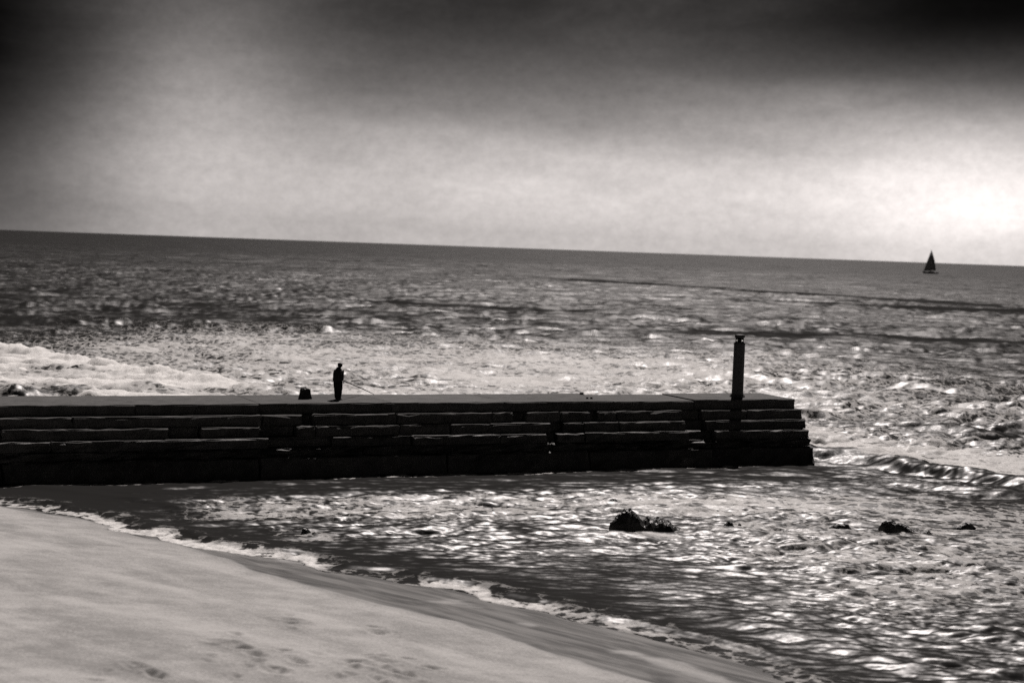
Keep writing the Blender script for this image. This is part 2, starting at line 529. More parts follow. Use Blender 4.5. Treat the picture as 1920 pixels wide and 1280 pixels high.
def build_sea():
    # rows by distance (fine near, coarse far), columns by bearing
    rows = [27.0]
    while rows[-1] < 1500:
        D = rows[-1]
        rows.append(D + min(max(0.45 * D * D / 17260.0, 0.085), 1.35 if D < 500 else 1.35 + (D - 500) * 0.006))
    while rows[-1] < 45000:
        rows.append(rows[-1] * 1.055)
    rows = np.array(rows)
    dense = np.tan(np.linspace(R(-20.5), R(20.5), 680))
    out = np.tan(np.linspace(R(21), R(76), 70))
    cols = np.concatenate([-out[::-1], dense, out])
    X = rows[:, None] * cols[None, :]
    Y = np.repeat(rows[:, None], len(cols), 1)
    dsh, sx = shore_dist(X, Y)
    step = np.gradient(rows)[:, None]

    A = wave_tile(512, 61.0, 2.6, 0.3, R(96), 7.0, 1)
    B = wave_tile(512, 197.0, 9.0, 1.6, R(99), 4.0, 2)
    E_ = wave_tile(512, 640.0, 26.0, 4.0, R(101), 5.0, 15)
    B2 = wave_tile(512, 113.0, 4.8, 0.9, R(93), 4.0, 8)
    Cc = wave_tile(512, 14.3, 1.0, 0.10, R(86), 8.0, 3)

    # pier frame: t along, q seaward of its near face
    ct, st = math.cos(R(24.4)), math.sin(R(24.4))
    t = (X - 0.1) * ct + (Y - 78.66) * st
    q = -(X - 0.1) * st + (Y - 78.66) * ct
    lee = sstep(3, -3, q) * sstep(42, 26, t)                 # sheltered water on the camera side
    shal = sstep(-0.2, -7.0, dsh)                            # waves die out towards the beach
    far = lambda lam: np.exp(-(step / lam) ** 2)
    ga = sstep(0.25, 0.75, VN.fbm(X / 11.0, Y / 13.0, 4, 0.6))    # gusts: rougher and smoother patches
    aA = (0.074 * (1 - 0.52 * lee)) * shal * far(2.6) * (0.4 + 1.1 * ga)
    aB = 0.17 * (1 - 0.65 * lee) * sstep(0, -16, dsh) * sstep(690, 260, Y)
    aC = 0.021 * (0.35 + 0.65 * shal) * far(0.7) * (0.35 + 1.2 * ga)
    aB2 = 0.085 * (1 - 0.7 * lee) * sstep(-2, -12, dsh) * sstep(690, 380, Y) * (0.4 + 1.1 * ga)
    Z = np.zeros_like(X); DX = np.zeros_like(X); DY = np.zeros_like(X)
    for T, a, ch in ((A, aA, 0.6), (B, aB, 0.7), (B2, aB2, 0.7), (E_, 0.22 * sstep(110, 300, Y) * sstep(1490, 900, Y), 0.6), (Cc, aC, 0.5)):
        h, dx, dy = samp(T, X + 500, Y + 500)
        Z += a * h; DX += a * ch * dx; DY += a * ch * dy
        if T is A: hA = h
    foam = np.zeros_like(X)
    quiet = sstep(-9.5, -5.0, q) * (q < 1) * sstep(17.5, 14, t)      # slack water under the wall
    Z = Z * (1 - 0.55 * quiet)
    calm = (0.45 + 0.55 * shal * (1 - 0.35 * lee)) * (1 + 1.0 * sstep(120, 620, Y))
    calm = calm * (1 - 0.62 * quiet)
    calm = calm * (0.72 + 0.5 * VN2.fbm(X / 34.0 + 3, Y / 42.0, 4, 0.55) * sstep(60, 160, Y) + 0.2 * sstep(160, 60, Y))

    def ridge(pts, amp, front, back, x0, x1, fade):
        """a long wave: its crest follows pts, steep towards the beach, gentle behind"""
        p = np.array(pts, float)
        yr = np.interp(X, p[:, 0], p[:, 1]) + 1.5 * (VN2.fbm(X / 9.0, X * 0 + pts[0][1], 3) - 0.5) * (back / 8)
        d = Y - yr
        w = sstep(x0 - fade, x0 + fade, X) * sstep(x1 + fade, x1 - fade, X)
        am = amp * w * (0.75 + 0.5 * VN2.fbm(X / 14.0 + 3, X * 0 + 2.2, 2))
        return d, w, am * np.where(d < 0, np.exp(-(d / front) ** 2), np.exp(-(d / back) ** 2))

    # long swells far out
    for pts, amp, fr, bk, x0, x1, fd in (
            ([(-20, 640), (-5, 629), (44, 565), (84, 495), (140, 420)], 3.0, 26, 60, 5, 150, 22),
            ([(60, 400), (93, 385), (150, 392)], 1.1, 16, 30, 70, 170, 15),
            ([(-70, 176), (-44, 187), (-28, 188), (0, 196)], 0.75, 3.2, 10, -70, -20, 10),
            ([(15, 221), (25, 225), (48, 229), (90, 227)], 0.6, 7, 14, 24, 90, 12),
            ([(10, 134), (18, 137), (28, 142), (34, 138), (50, 136)], 0.55, 2.4, 8, 15, 40, 5),
            ([(-30, 300), (0, 286), (40, 280)], 0.8, 6, 20, -35, 20, 12)):
        d, w, z = ridge(pts, amp, fr, bk, x0, x1, fd)
        slick = w * sstep(-2.6 * fr, -0.8 * fr, d) * sstep(0.5 * fr, -0.1 * fr, d)
        slick = slick * sstep(0.18, 0.45, VN.fbm(X / 13.0 + amp * 7, Y / 30.0, 4, 0.6))
        if pts[0][1] > 210:
            Z = Z * (1 - 0.72 * slick)                       # smooth dark slicks along the far swells
        else:
            Z += z
        calm = calm * (1 - 0.75 * slick)

    lump = VN.fbm(X / 1.5, Y / 1.8, 4, 0.6)
    # broken wave running in beyond the pier, at the left
    d, w, z = ridge([(-75, 166), (-45.5, 143.5), (-37.2, 134), (-28.9, 123.9), (-21.4, 116.4), (-14.7, 111.5), (-5, 107)],
                    0.42, 2.2, 3.2, -80, -17, 5)
    fl = VN2.fbm(X / 0.7, Y / 0.9, 4, 0.62)
    f = w * sstep(-32, -18, d) * sstep(4.0, 0.5, d) * sstep(0.78, 0.42, VN2.fbm(X / 5.0 + 9, Y / 3.2, 4)) * 0.95
    f = np.maximum(f, w * np.exp(-(d / 2.6) ** 2) * 1.05)
    Z += z * (0.6 + 0.8 * fl) + f * ((fl - 0.45) * 0.26 + (lump - 0.42) * 0.22)
    foam = np.maximum(foam, f * (q > 0))
    # broad pale film over the water behind the pier
    pat = VN.fbm(X / 9.0 + 4, Y / 6.0 + 8, 4, 0.55)
    f = sstep(98, 112, Y) * sstep(235, 140, Y) * sstep(-70, -30, X) * sstep(85, 5, X) * (0.36 + 0.50 * pat)
    foam = np.maximum(foam, f * (q > 4))
    # wave peeling round the pier head, foam on its back
    d, w, z = ridge([(15.0, 89.5), (16.5, 88.0), (18.9, 85.4), (20.5, 82.9), (22.6, 80.4), (23.7, 78.9), (27, 75)],
                    0.50, 1.1, 5.0, 19.3, 27.0, 1.8)
    Z += z
    face = w * sstep(-5.0, -2.5, d) * sstep(0.5, -0.2, d)
    calm = calm * (1 - 0.6 * face)
    d2 = Y - np.interp(X, [14, 16.5, 18.9, 22.6, 27, 40], [89.5, 87.8, 85.6, 81.0, 76, 70])
    f = sstep(0.1, 1.2, d2) * sstep(34, 8, d2) * sstep(14.8, 16.6, X) * sstep(46, 30, X) * (0.46 + 0.5 * VN.fbm(X / 2.6, Y / 4.2, 4, 0.6))
    foam = np.maximum(foam, f * ((q > 0) | (t > 16.9)))
    # lace of foam between the pier and the beach
    lp = VN.fbm(X / 3.6 + 20, Y / 2.0, 4, 0.6)
    f = sstep(61, 65, Y - 0.28 * X) * sstep(70.2, 68.6, Y - 0.28 * X) * sstep(-17, -8, X) * sstep(30, 12, X) * (0.24 + 0.50 * lp)
    foam = np.maximum(foam, f * (q < -1.0))
    f = (1 - face) * sstep(44, 52, Y) * sstep(78, 68, Y) * sstep(2, 12, X) * (0.20 + 0.46 * VN2.fbm(X / 3.0, Y / 2.4, 4, 0.6))  # pale film standing in for sun glitter on the right-hand water
    foam = np.maximum(foam, f * (q < -1.0))
    for cx, cy, r in ((-7.1, 58.0, 1.7), (5.4, 61.6, 2.3), (9.0, 63.0, 1.2), (13.2, 63.2, 1.5), (15.8, 63.2, 2.0), (18.6, 65.0, 1.4)):
        rr = np.hypot((X - cx) / 1.6, Y - cy) / r
        foam = np.maximum(foam, 0.9 * sstep(1.0, 0.2, rr) * VN.fbm(X / 0.9, Y / 0.5, 4, 0.6))
    # whitecaps flecks on the choppy crests
    foam = np.maximum(foam, sstep(1.9, 3.0, hA) * 0.5 * (1 - lee) * sstep(400, 150, Y) * ga)
    # the swash runs up in lobes
    run = 0.085 * (VN2.fbm(sx / 2.6 + 11, sx * 0 + 3, 3) - 0.5) * 2
    Z += run * sstep(-3.0, -0.8, dsh)
    dsh = dsh - run / 0.062 * sstep(-3.0, -0.8, dsh)
    # little waves closing on the beach: a lip with a foaming toe
    lipd = 0.75 + 0.9 * VN2.fbm(sx / 2.4, sx * 0 + 1.0, 3)
    dd = -dsh - lipd
    lip = np.where(dd < 0, np.exp(-(dd / 0.22) ** 2), np.exp(-(dd / 0.8) ** 2))
    Z += 0.085 * lip * (0.5 + VN2.at(sx / 1.7, sx * 0 + 6))
    d3 = -dsh - 3.6 - 1.2 * VN2.fbm(sx / 4.0, sx * 0 + 31, 2)
    Z += 0.10 * np.where(d3 < 0, np.exp(-(d3 / 0.4) ** 2), np.exp(-(d3 / 1.6) ** 2)) * sstep(0.35, 0.7, VN2.fbm(sx / 5.0, sx * 0 + 12, 2))
    along = np.interp(sx, [-40, -17, -14, -6.2, -5.2, -3.2, -2.6, 0.8, 1.6, 3.0, 5, 12],
                      [0.35, 0.75, 1.0, 1.0, 0.30, 0.25, 0.95, 0.85, 0.6, 0.7, 0.42, 0.45])
    ew = 0.25 + 1.7 * VN2.fbm(sx / 0.9 + 40, sx * 0 + 9, 3)
    edge = sstep(-0.15, 0.08, -dsh) * sstep(ew + 0.35, ew * 0.5, -dsh)
    foam = np.maximum(foam, along * edge * (0.30 + 0.95 * VN.fbm(X / 0.22, Y / 0.3, 4, 0.65)))
    Z += 0.06 * along * edge * (VN.fbm(X / 0.22, Y / 0.3, 3, 0.6) - 0.4)
    film = sstep(3.5, 1.0, -dsh) * (0.10 + 0.36 * VN.fbm(X / 1.6 + 7, Y / 1.1, 4, 0.6))
    foam = np.maximum(foam, film)
    # wash along the foot of the pier
    f = np.exp(-((q + 2.1) / 0.45) ** 2) * sstep(18, 15, t) * 0.95 * VN.fbm(t / 1.1, q / 0.5, 4, 0.6)
    foam = np.maximum(foam, f)
    me = grid_mesh('sea', X + DX * (dsh < -1), Y + DY * (dsh < -1), Z, dsh < 2.5,
                   {'foam': np.clip(foam, 0, 1.2), 'calm': calm})
    o = link('sea', me, M_WATER)
    tag(o, 'grey choppy sea with streaks of foam reaching the horizon', 'sea', kind='structure')


build_sea()

# ------------------------------------------------------------------ beach
FOOT = [(-6.89, 39.77), (-6.41, 39.31), (-5.92, 38.7), (-4.83, 38.24), (-5.19, 37.22), (-3.58, 38.52), (-3.04, 38.24),
        (-2.5, 37.82), (-2.1, 37.54), (-8.4, 36.87), (-7.75, 36.18), (-2.84, 38.92), (-5.68, 43.01), (-3.25, 42.21)]


def build_beach():
    xs = np.concatenate([np.linspace(-160, -24, 40), np.linspace(-23.5, 9, 640), np.linspace(9.5, 60, 50)])
    ys = np.concatenate([np.linspace(-90, 30, 40), np.linspace(30.3, 63, 600), np.linspace(63.5, 82, 40)])
    X, Y = np.meshgrid(xs, ys)
    d, sx = shore_dist(X, Y)
    Z = np.where(d < 0, 0.09 * d, 0.062 * d)
    Z = np.where(d > 9, 0.062 * 9 + 0.03 * (d - 9), Z)
    Z += 0.05 * (VN.fbm(X / 5.0, Y / 3.0, 4) - 0.5) * sstep(1.0, 5, d)
    Z += 0.018 * (VN.fbm(X / 0.9, Y / 0.5, 3) - 0.5) * sstep(2.5, 5, d)
    rg = random.Random(5)
    prints = []
    for fx, fy in FOOT:
        prints.append((fx, fy, rg.uniform(0.26, 0.42), rg.uniform(0.14, 0.2), rg.uniform(-0.9, -0.2), rg.uniform(0.08, 0.12)))
        for k in range(3):
            prints.append((fx + rg.gauss(0, .55), fy + rg.gauss(0, .6), rg.uniform(0.14, 0.26), rg.uniform(0.08, 0.13), rg.uniform(-1.2, 0.2), rg.uniform(0.04, 0.08)))
    for fx, fy, a, b, r, dp in prints:
        u = (X - fx) * math.cos(r) + (Y - fy) * math.sin(r)
        v = -(X - fx) * math.sin(r) + (Y - fy) * math.cos(r)
        e = (u / a) ** 2 + (v / b) ** 2
        Z -= dp * np.exp(-e * 1.6) - 0.35 * dp * np.exp(-((np.sqrt(e) - 1.7) / 0.45) ** 2)
    wwid = np.interp(sx, [-40, -16, -11, -8, -5, -2, 2, 6, 12], [0.5, 0.5, 0.8, 1.9, 3.0, 3.6, 3.9, 3.6, 3.6])
    wwid = wwid + 1.1 * (VN2.fbm(sx / 3.0, sx * 0 + 4, 3) - 0.5)
    wet = sstep(wwid + 0.7, wwid - 0.9, d) * (1 - 0.6 * sstep(wwid - 0.9, wwid - 2.4, d) * sstep(0.3, 0.7, VN.fbm(X / 2.2, Y / 1.6, 3)))
    # the swash leaves a thin low berm at the upper edge of the damp band
    Z += 0.02 * np.exp(-((d - wwid) / 0.25) ** 2)
    me = grid_mesh('beach', X, Y, Z, d > -7, {'wet': wet})
    o = link('beach', me, M_SAND)
    tag(o, 'pale smooth sand beach with footprints and a damp band by the water', 'beach', kind='structure')


build_beach()

# ------------------------------------------------------------------ pier
PIER_ANG = R(24.4)
DECK = 3.15
pier = empty('pier', (0.1, 78.66, 0), PIER_ANG)
tag(pier, 'long stepped concrete pier running from the left out into the sea', 'pier')


def rough_block(name, s0, s1, q0, q1, z0, z1, seed, wear=0.05, parent=None, batter=0.0, du=0.5):
    """a weathered concrete block: chipped edges, uneven faces (pier coordinates)"""
    rg = random.Random(seed)
    nu = max(3, int((s1 - s0) / du)); nv = 3; nw = 3
    us = [0.0, 0.06 / (s1 - s0)] + [i / nu for i in range(1, nu)] + [1 - 0.06 / (s1 - s0), 1.0]
    vs = [0.0, 0.05 / (q1 - q0), 0.5, 1.0]
    ws = [0.0, 0.35, 0.72, 1 - 0.05 / (z1 - z0), 1.0]
    if z1 - z0 > 0.9: ws = [0.0, 0.2, 0.4, 0.6, 0.8, 1 - 0.05 / (z1 - z0), 1.0]
    bm = bmesh.new()
    V = {}
    nU, nV, nW = len(us) - 1, len(vs) - 1, len(ws) - 1
    chips = [rg.random() for _ in us]
    for i, u in enumerate(us):
        for j, v in enumerate(vs):
            for k, w in enumerate(ws):
                if 0 < i < nU and 0 < j < nV and 0 < k < nW: continue
                s = s0 + u * (s1 - s0); qq = q0 + v * (q1 - q0); z = z0 + w * (z1 - z0)
                if j == 0: qq += rg.gauss(0, wear * 0.5)
                if k == nW: z += rg.gauss(0, wear * 0.16)
                if i in (0, nU): s += rg.gauss(0, wear * 0.25)
                if j == 0 and k == nW:                       # worn front arris
                    c = 0.02 + (0.10 if chips[i] > 0.88 else 0.035 * chips[i])
                    z -= c * 0.9; qq += c * 0.6
                if j == 0 and i in (0, nU): qq += 0.03
                if j == 0: qq -= batter * (1 - w)
                V[i, j, k] = bm.verts.new((s, qq, z))
    def quad(a, b, c, d): bm.faces.new((V[a], V[b], V[c], V[d]))
    for i in range(nU):
        for k in range(nW):
            quad((i, 0, k), (i + 1, 0, k), (i + 1, 0, k + 1), (i, 0, k + 1))
            quad((i, nV, k), (i, nV, k + 1), (i + 1, nV, k + 1), (i + 1, nV, k))
        for j in range(nV):
            quad((i, j, nW), (i + 1, j, nW), (i + 1, j + 1, nW), (i, j + 1, nW))
            quad((i, j, 0), (i, j + 1, 0), (i + 1, j + 1, 0), (i + 1, j, 0))
    for j in range(nV):
        for k in range(nW):
            quad((0, j, k), (0, j, k + 1), (0, j + 1, k + 1), (0, j + 1, k))
            quad((nU, j, k), (nU, j + 1, k), (nU, j + 1, k + 1), (nU, j, k + 1))
    return from_bm(name, bm, M_CONC, parent)


GAP = 0.022
seed = 100
# deck slabs: (s0, s1, top, near edge, far edge)
slabs = [(-62, -50, 3.155, 0, 4.1), (-50, -40, 3.157, 0.05, 4.1), (-40, -31, 3.152, -0.03, 4.15), (-31, -24.4, 3.15, 0.02, 4.1), (-24.4, -18.2, 3.153, -0.02, 4.15),
         (-18.2, -12.6, 3.15, 0.0, 4.1), (-12.6, -6.2, 3.158, 0.03, 4.1), (-6.2, -0.4, 3.15, 0.0, 4.05),
         (-0.4, 5.6, 3.154, -0.02, 4.0), (5.6, 10.3, 3.13, 0.02, 3.55), (10.3, 16.44, 3.19, 0.0, 3.4)]
for s0, s1, z, q0, q1 in slabs:
    seed += 1
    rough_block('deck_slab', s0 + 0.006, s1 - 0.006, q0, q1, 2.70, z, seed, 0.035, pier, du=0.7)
# courses below the deck: (bottom, top, depth in front, end reach, [(s0, s1, kind)]) kind: 1 ledge, 0 broken away
c1 = [(-62, -48, 1), (-48, -36, 1), (-36, -28, 1), (-28, -21, 1), (-21, -12.6, 1), (-12.6, -10.7, 1), (-10.7, -10.2, 0), (-10.2, -6.1, 1), (-6.1, -1.2, 1), (-1.2, -0.1, 1), (-0.1, 0.6, 0), (0.6, 2.45, 1), (2.45, 4.1, 1), (4.1, 4.5, 0), (4.5, 5.55, 1), (5.55, 9.4, 1), (9.4, 10.5, 0), (10.5, 13.2, 1), (13.2, 16.58, 1)]
c2 = [(-62, -47, 1), (-47, -35, 1), (-35, -24, 1), (-24, -16.9, 1), (-16.9, -15.5, 0), (-15.5, -12.8, 1), (-12.8, -11.1, 0), (-11.1, -10.2, 1), (-10.2, -6.1, 1), (-6.1, -3.5, 0.6), (-3.5, 1.7, 1), (1.7, 2.4, 0), (2.4, 3.5, 1), (3.5, 5.5, 1), (5.5, 9.3, 1), (9.3, 10.5, 0), (10.5, 16.56, 1)]
c3 = [(-62, -40, 1), (-40, -30, 1), (-30, -22, 1), (-22, -12.5, 1), (-12.5, -9.5, 0), (-9.5, -5.6, 0.5), (-5.6, -1.1, 1), (-1.1, 1.35, 1), (1.35, 1.9, 0), (1.9, 3.4, 1), (3.4, 9.3, 1), (9.3, 10.8, 0), (10.8, 16.5, 1)]
c4 = [(-62, -44, 0), (-44, -31, 0), (-31, -19, 0), (-19, -8, 0), (-8, 1.5, 0), (1.5, 10.6, 0), (10.6, 16.5, 1)]
c5 = [(-62, -45, 0), (-45, -34, 0), (-34, -24, 0), (-24, -13, 0), (-13, -4, 0), (-4, 3.5, 0), (3.5, 10.4, 0), (10.4, 16.55, 0)]
for zb, zt, dep, lost, row in ((2.215, 2.685, 0.47, 0.4, c1), (1.745, 2.20, 0.91, 0.4, c2), (1.305, 1.73, 1.33, 0.38, c3), (0.905, 1.29, 1.47, 0.09, c4), (-1.2, 0.89, 1.62, 0.0, c5)):
    for s0, s1, kd in row:
        seed += 1
        rg = random.Random(seed)
        dd = dep - lost * (1 - kd) + rg.uniform(-0.03, 0.03)
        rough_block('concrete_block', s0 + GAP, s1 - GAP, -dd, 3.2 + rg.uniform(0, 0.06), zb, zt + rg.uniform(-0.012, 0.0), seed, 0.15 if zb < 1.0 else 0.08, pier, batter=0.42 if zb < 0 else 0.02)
# mass concrete core that closes the joints
bm = bmesh.new()
bmesh.ops.create_cube(bm, size=1.0, matrix=Matrix.Translation((-23.05, 1.5, 0.65)) @ Matrix.Diagonal((77.5, 3.0, 4.0, 1)))
from_bm('core', bm, M_CONC, pier)


def pier_pt(s, q, z):
    c, n = math.cos(PIER_ANG), math.sin(PIER_ANG)
    return Vector((0.1 + s * c - q * n, 78.66 + s * n + q * c, z))


# ------------------------------------------------------------------ navigation light post
post = empty('navigation_light_post', (12.02, 85.55, 3.19), R(10))
tag(post, 'dark cylindrical harbour light post with small lantern near the pier head', 'light post')
bm = bmesh.new()
lathe(bm, [(0, 0), (0.375, 0), (0.375, 0.06), (0.365, 0.07), (0.31, 0.075), (0.31, 0.14), (0.295, 0.16), (0, 0.16)], 40)
from_bm('base_flange', bm, M_STEEL, post)
for k in range(8):
    a = 2 * math.pi * k / 8 + 0.2
    bm = bmesh.new()
    lathe(bm, [(0, 0.06), (0.028, 0.06), (0.028, 0.10), (0.014, 0.10), (0.014, 0.13), (0, 0.13)], 6, 0.342 * math.cos(a), 0.342 * math.sin(a))
    from_bm('anchor_bolt', bm, M_RUST, post)
bm = bmesh.new()
lathe(bm, [(0, 0.155), (0.288, 0.155), (0.283, 1.05), (0.288, 1.055), (0.288, 1.085), (0.282, 1.09), (0.276, 2.78), (0.292, 2.79), (0.292, 2.85), (0.27, 2.875), (0, 2.875)], 48)
post.scale = (1.07, 1.07, 1.0)
sh = from_bm('shaft', bm, M_STEEL, post, smooth=False)
sh.data.polygons.foreach_set('use_smooth', [True] * len(sh.data.polygons))
md = sh.modifiers.new('es', 'EDGE_SPLIT'); md.split_angle = R(30)
bm = bmesh.new()
bmesh.ops.create_cube(bm, size=1.0, matrix=Matrix.Translation((0.0, -0.281, 0.55)) @ Matrix.Diagonal((0.22, 0.02, 0.42, 1)))
bmesh.ops.bevel(bm, geom=bm.edges[:], offset=0.006, segments=1, affect='EDGES')
from_bm('access_hatch', bm, M_STEEL, sh)
lan = empty('lantern', (0, 0, 0)); lan.parent = post
bm = bmesh.new()
lathe(bm, [(0, 2.87), (0.235, 2.87), (0.235, 2.90), (0.20, 2.91), (0, 2.91)], 32)
from_bm('lantern_seat', bm, M_STEEL, lan)
bm = bmesh.new()
lathe(bm, [(0.19, 2.908), (0.19, 3.135), (0.178, 3.135), (0.178, 2.908), (0.19, 2.908)], 32)
from_bm('lens_glass', bm, M_GLASS, lan, smooth=True)
bm = bmesh.new()
lathe(bm, [(0, 2.908), (0.11, 2.908), (0.10, 3.0), (0.12, 3.03), (0.09, 3.08), (0.0, 3.13)], 20)
from_bm('lamp_core', bm, M_STEEL, lan)
for k in range(4):
    a = math.pi / 4 + k * math.pi / 2
    bm = bmesh.new()
    tube(bm, [(0.212 * math.cos(a), 0.212 * math.sin(a), 2.89), (0.212 * math.cos(a), 0.212 * math.sin(a), 3.15)], [0.014, 0.014], 8)
    from_bm('guard_bar', bm, M_STEEL, lan)
bm = bmesh.new()
lathe(bm, [(0, 3.137), (0.24, 3.137), (0.25, 3.15), (0.25, 3.27), (0.235, 3.295), (0.1, 3.315), (0, 3.32)], 32)
from_bm('cap', bm, M_STEEL, lan)


# ------------------------------------------------------------------ skin helper
def skin_mesh(chains, subdiv=2):
    """chains: list of (points, radii, parent_chain_index or None, parent_point); returns a mesh grown around the skeleton"""
    verts, edges, rad, roots = [], [], [], []
    index = {}
    for ci, (pts, rr, pc, pi) in enumerate(chains):
        prev = index[pc, pi] if pc is not None else None
        for k, p in enumerate(pts):
            verts.append(p); rad.append(rr[k])
            i = len(verts) - 1
            index[ci, k] = i
            if prev is not None: edges.append((prev, i))
            elif k == 0: roots.append(i)
            prev = i
    me = bpy.data.meshes.new('skin_tmp')
    me.from_pydata([tuple(v) for v in verts], edges, [])
    o = bpy.data.objects.new('skin_tmp', me)
    C.objects.link(o)
    o.modifiers.new('skin', 'SKIN').use_smooth_shade = True
    s = o.modifiers.new('sub', 'SUBSURF'); s.levels = subdiv; s.render_levels = subdiv
    sv = me.skin_vertices[0].data
    for i, r in enumerate(rad):
        sv[i].radius = r if isinstance(r, tuple) else (r, r)
        sv[i].use_root = i in roots
    dg = bpy.context.evaluated_depsgraph_get()
    out = bpy.data.meshes.new_from_object(o.evaluated_get(dg))
    bpy.data.objects.remove(o)
    bpy.data.meshes.remove(me)
    return out


# ------------------------------------------------------------------ person (local: +X forward, +Y left, Z up)
PH = R(56)
person = empty('person', (-8.17, 76.72, 3.16), PH)
tag(person, 'person in dark jacket, trousers and peaked cap standing with bowed head holding a rod', 'person')
pinv = (Matrix.Translation((-8.17, 76.72, 3.16)) @ Matrix.Rotation(PH, 4, 'Z')).inverted()
rod_hand = Vector((0.30, -0.02, 0.90))                    # lower (right) hand grip, local
rod_end_w = Vector((-7.03, 80.22, 3.28))
axis = ((pinv @ rod_end_w) - rod_hand).normalized()
handR = rod_hand
handL = rod_hand + axis * 0.16


def grip(hand, wrist, side):
    """four fingers of unequal length and a thumb closing round the rod at hand"""
    a = axis
    pdir = (hand - wrist); pdir = (pdir - a * pdir.dot(a)).normalized()     # from wrist to the rod
    qd = a.cross(pdir).normalized() * side
    palm = hand - pdir * 0.034
    ch = []
    for i in range(4):
        off = a * ((i - 1.5) * 0.021)
        ln = (0.9, 1.0, 0.95, 0.78)[i]
        pts = []
        for k, ang in enumerate((200, 130, 55, -20)):
            an = R(ang if k == 0 else 200 - (200 - ang) * ln)
            pts.append(hand + off + (pdir * math.cos(an) + qd * math.sin(an)) * (0.030 - 0.002 * k))
        ch.append((pts, [0.0105, 0.0095, 0.0088, 0.0075]))
    base = palm + a * 0.035
    ch.append(([base - qd * 0.012, hand + a * 0.05 - qd * 0.026, hand + a * 0.055 - qd * 0.018 + pdir * 0.022], [0.012, 0.0105, 0.0085]))
    return palm, ch


def P(x, y, z): return Vector((x, y, z))


pel, sp1, sp2, nk0, nk1 = P(-0.04, 0, 0.90), P(-0.055, 0, 1.10), P(-0.05, 0, 1.30), P(0.0, 0, 1.43), P(0.045, 0, 1.50)
hd = [P(0.075, 0, 1.545), P(0.090, 0, 1.60), P(0.085, 0, 1.655), P(0.070, 0, 1.695)]
chains = [([pel, sp1, sp2, nk0, nk1] + hd, [(0.15, 0.12), (0.13, 0.105), (0.16, 0.11), (0.085, 0.075), 0.056, (0.062, 0.072), (0.074, 0.092), (0.076, 0.094), (0.05, 0.06)], None, None)]
chains.append(([P(0.178, 0, 1.575)], [0.014], 0, 6))                                     # nose
for sy in (1, -1):
    chains.append(([P(0.075, 0.085 * sy, 1.60)], [(0.010, 0.022)], 0, 6))                # ear
legs = {}
for sy, ank, kn in ((1, P(0.07, 0.135, 0.09), P(0.035, 0.13, 0.50)), (-1, P(-0.075, -0.125, 0.09), P(-0.03, -0.13, 0.50))):
    hip = P(-0.04, 0.095 * sy, 0.86)
    legs[sy] = (hip, kn, ank)
    chains.append(([hip, hip.lerp(kn, 0.5), kn, kn.lerp(ank, 0.35), ank, ank + P(0.06, 0.005 * sy, -0.045), ank + P(0.15, 0.015 * sy, -0.06)],
                   [0.090, 0.080, 0.058, 0.056, 0.040, 0.042, 0.036], 0, 0))
arms = {}
fing = []
for sy, hand, el in ((-1, handR, P(-0.05, -0.27, 1.09)), (1, handL, P(0.0, 0.26, 1.08))):
    shd = P(-0.03, 0.185 * sy, 1.345)
    d0 = (hand - el).normalized()
    wr = hand - d0 * 0.095
    palm, ch = grip(hand, wr, sy)
    arms[sy] = (shd, el, wr)
    chains.append(([shd, shd.lerp(el, 0.5), el, el.lerp(wr, 0.5), wr, palm], [0.062, 0.052, 0.044, 0.038, 0.027, (0.034, 0.020)], 0, 2))
    ai = len(chains) - 1
    for pts, rr in ch:
        fing.append((pts, rr, None, None))
body_me = skin_mesh(chains, 2)
finger_me = skin_mesh(fing, 1)
bm = bmesh.new(); bm.from_mesh(body_me); bm.from_mesh(finger_me)
body = from_bm('body', bm, M_SKIN, person, smooth=True)
bpy.data.meshes.remove(body_me); bpy.data.meshes.remove(finger_me)
# jacket: torso and sleeves with a loose hem over the hips
jk = [([P(-0.045, 0, 0.80), P(-0.05, 0, 0.92), P(-0.06, 0, 1.10), P(-0.055, 0, 1.27), P(-0.02, 0, 1.40), P(0.015, 0, 1.475), P(0.045, 0, 1.535)],
       [(0.235, 0.20), (0.265, 0.235), (0.27, 0.235), (0.255, 0.21), (0.19, 0.155), (0.135, 0.125), (0.108, 0.108)], None, None)]
for sy in (1, -1):
    shd, el_, wr = arms[sy]
    jk.append(([shd + P(0, 0.005 * sy, 0.0), shd.lerp(el_, 0.5) + P(0, 0.01 * sy, 0), el_, el_.lerp(wr, 0.5), el_.lerp(wr, 0.9)],
               [0.105, 0.095, 0.088, 0.072, 0.052], 0, 3))
jm = skin_mesh(jk, 2)
jacket = link('jacket', jm, M_JACKET, person)
rgj = np.random.default_rng(4)
for v in jm.vertices:                                       # folds in the cloth
    n = VN.fbm(np.array([v.co.z * 14 + v.co.x * 5]), np.array([math.atan2(v.co.y, v.co.x) * 3.0 + v.co.z * 5]), 3)[0] - 0.5
    v.co += v.normal * n * 0.035
tr = []
for sy in (1, -1):
    hip, kn, ank = legs[sy]
    tr.append(([hip + P(0, 0, 0.08), hip, hip.lerp(kn, 0.5), kn, kn.lerp(ank, 0.5), ank + P(0, 0, 0.0), ank + P(0.005, 0, -0.03)],
               [0.145, 0.16, 0.148, 0.130, 0.117, 0.108, 0.104], None, None))
tm = skin_mesh(tr, 2)
link('trousers', tm, M_TROUS, person)
for v in tm.vertices:
    n = VN.fbm(np.array([v.co.z * 16]), np.array([v.co.y * 9 + v.co.x * 7 + 3]), 3)[0] - 0.5
    v.co += v.normal * n * 0.028
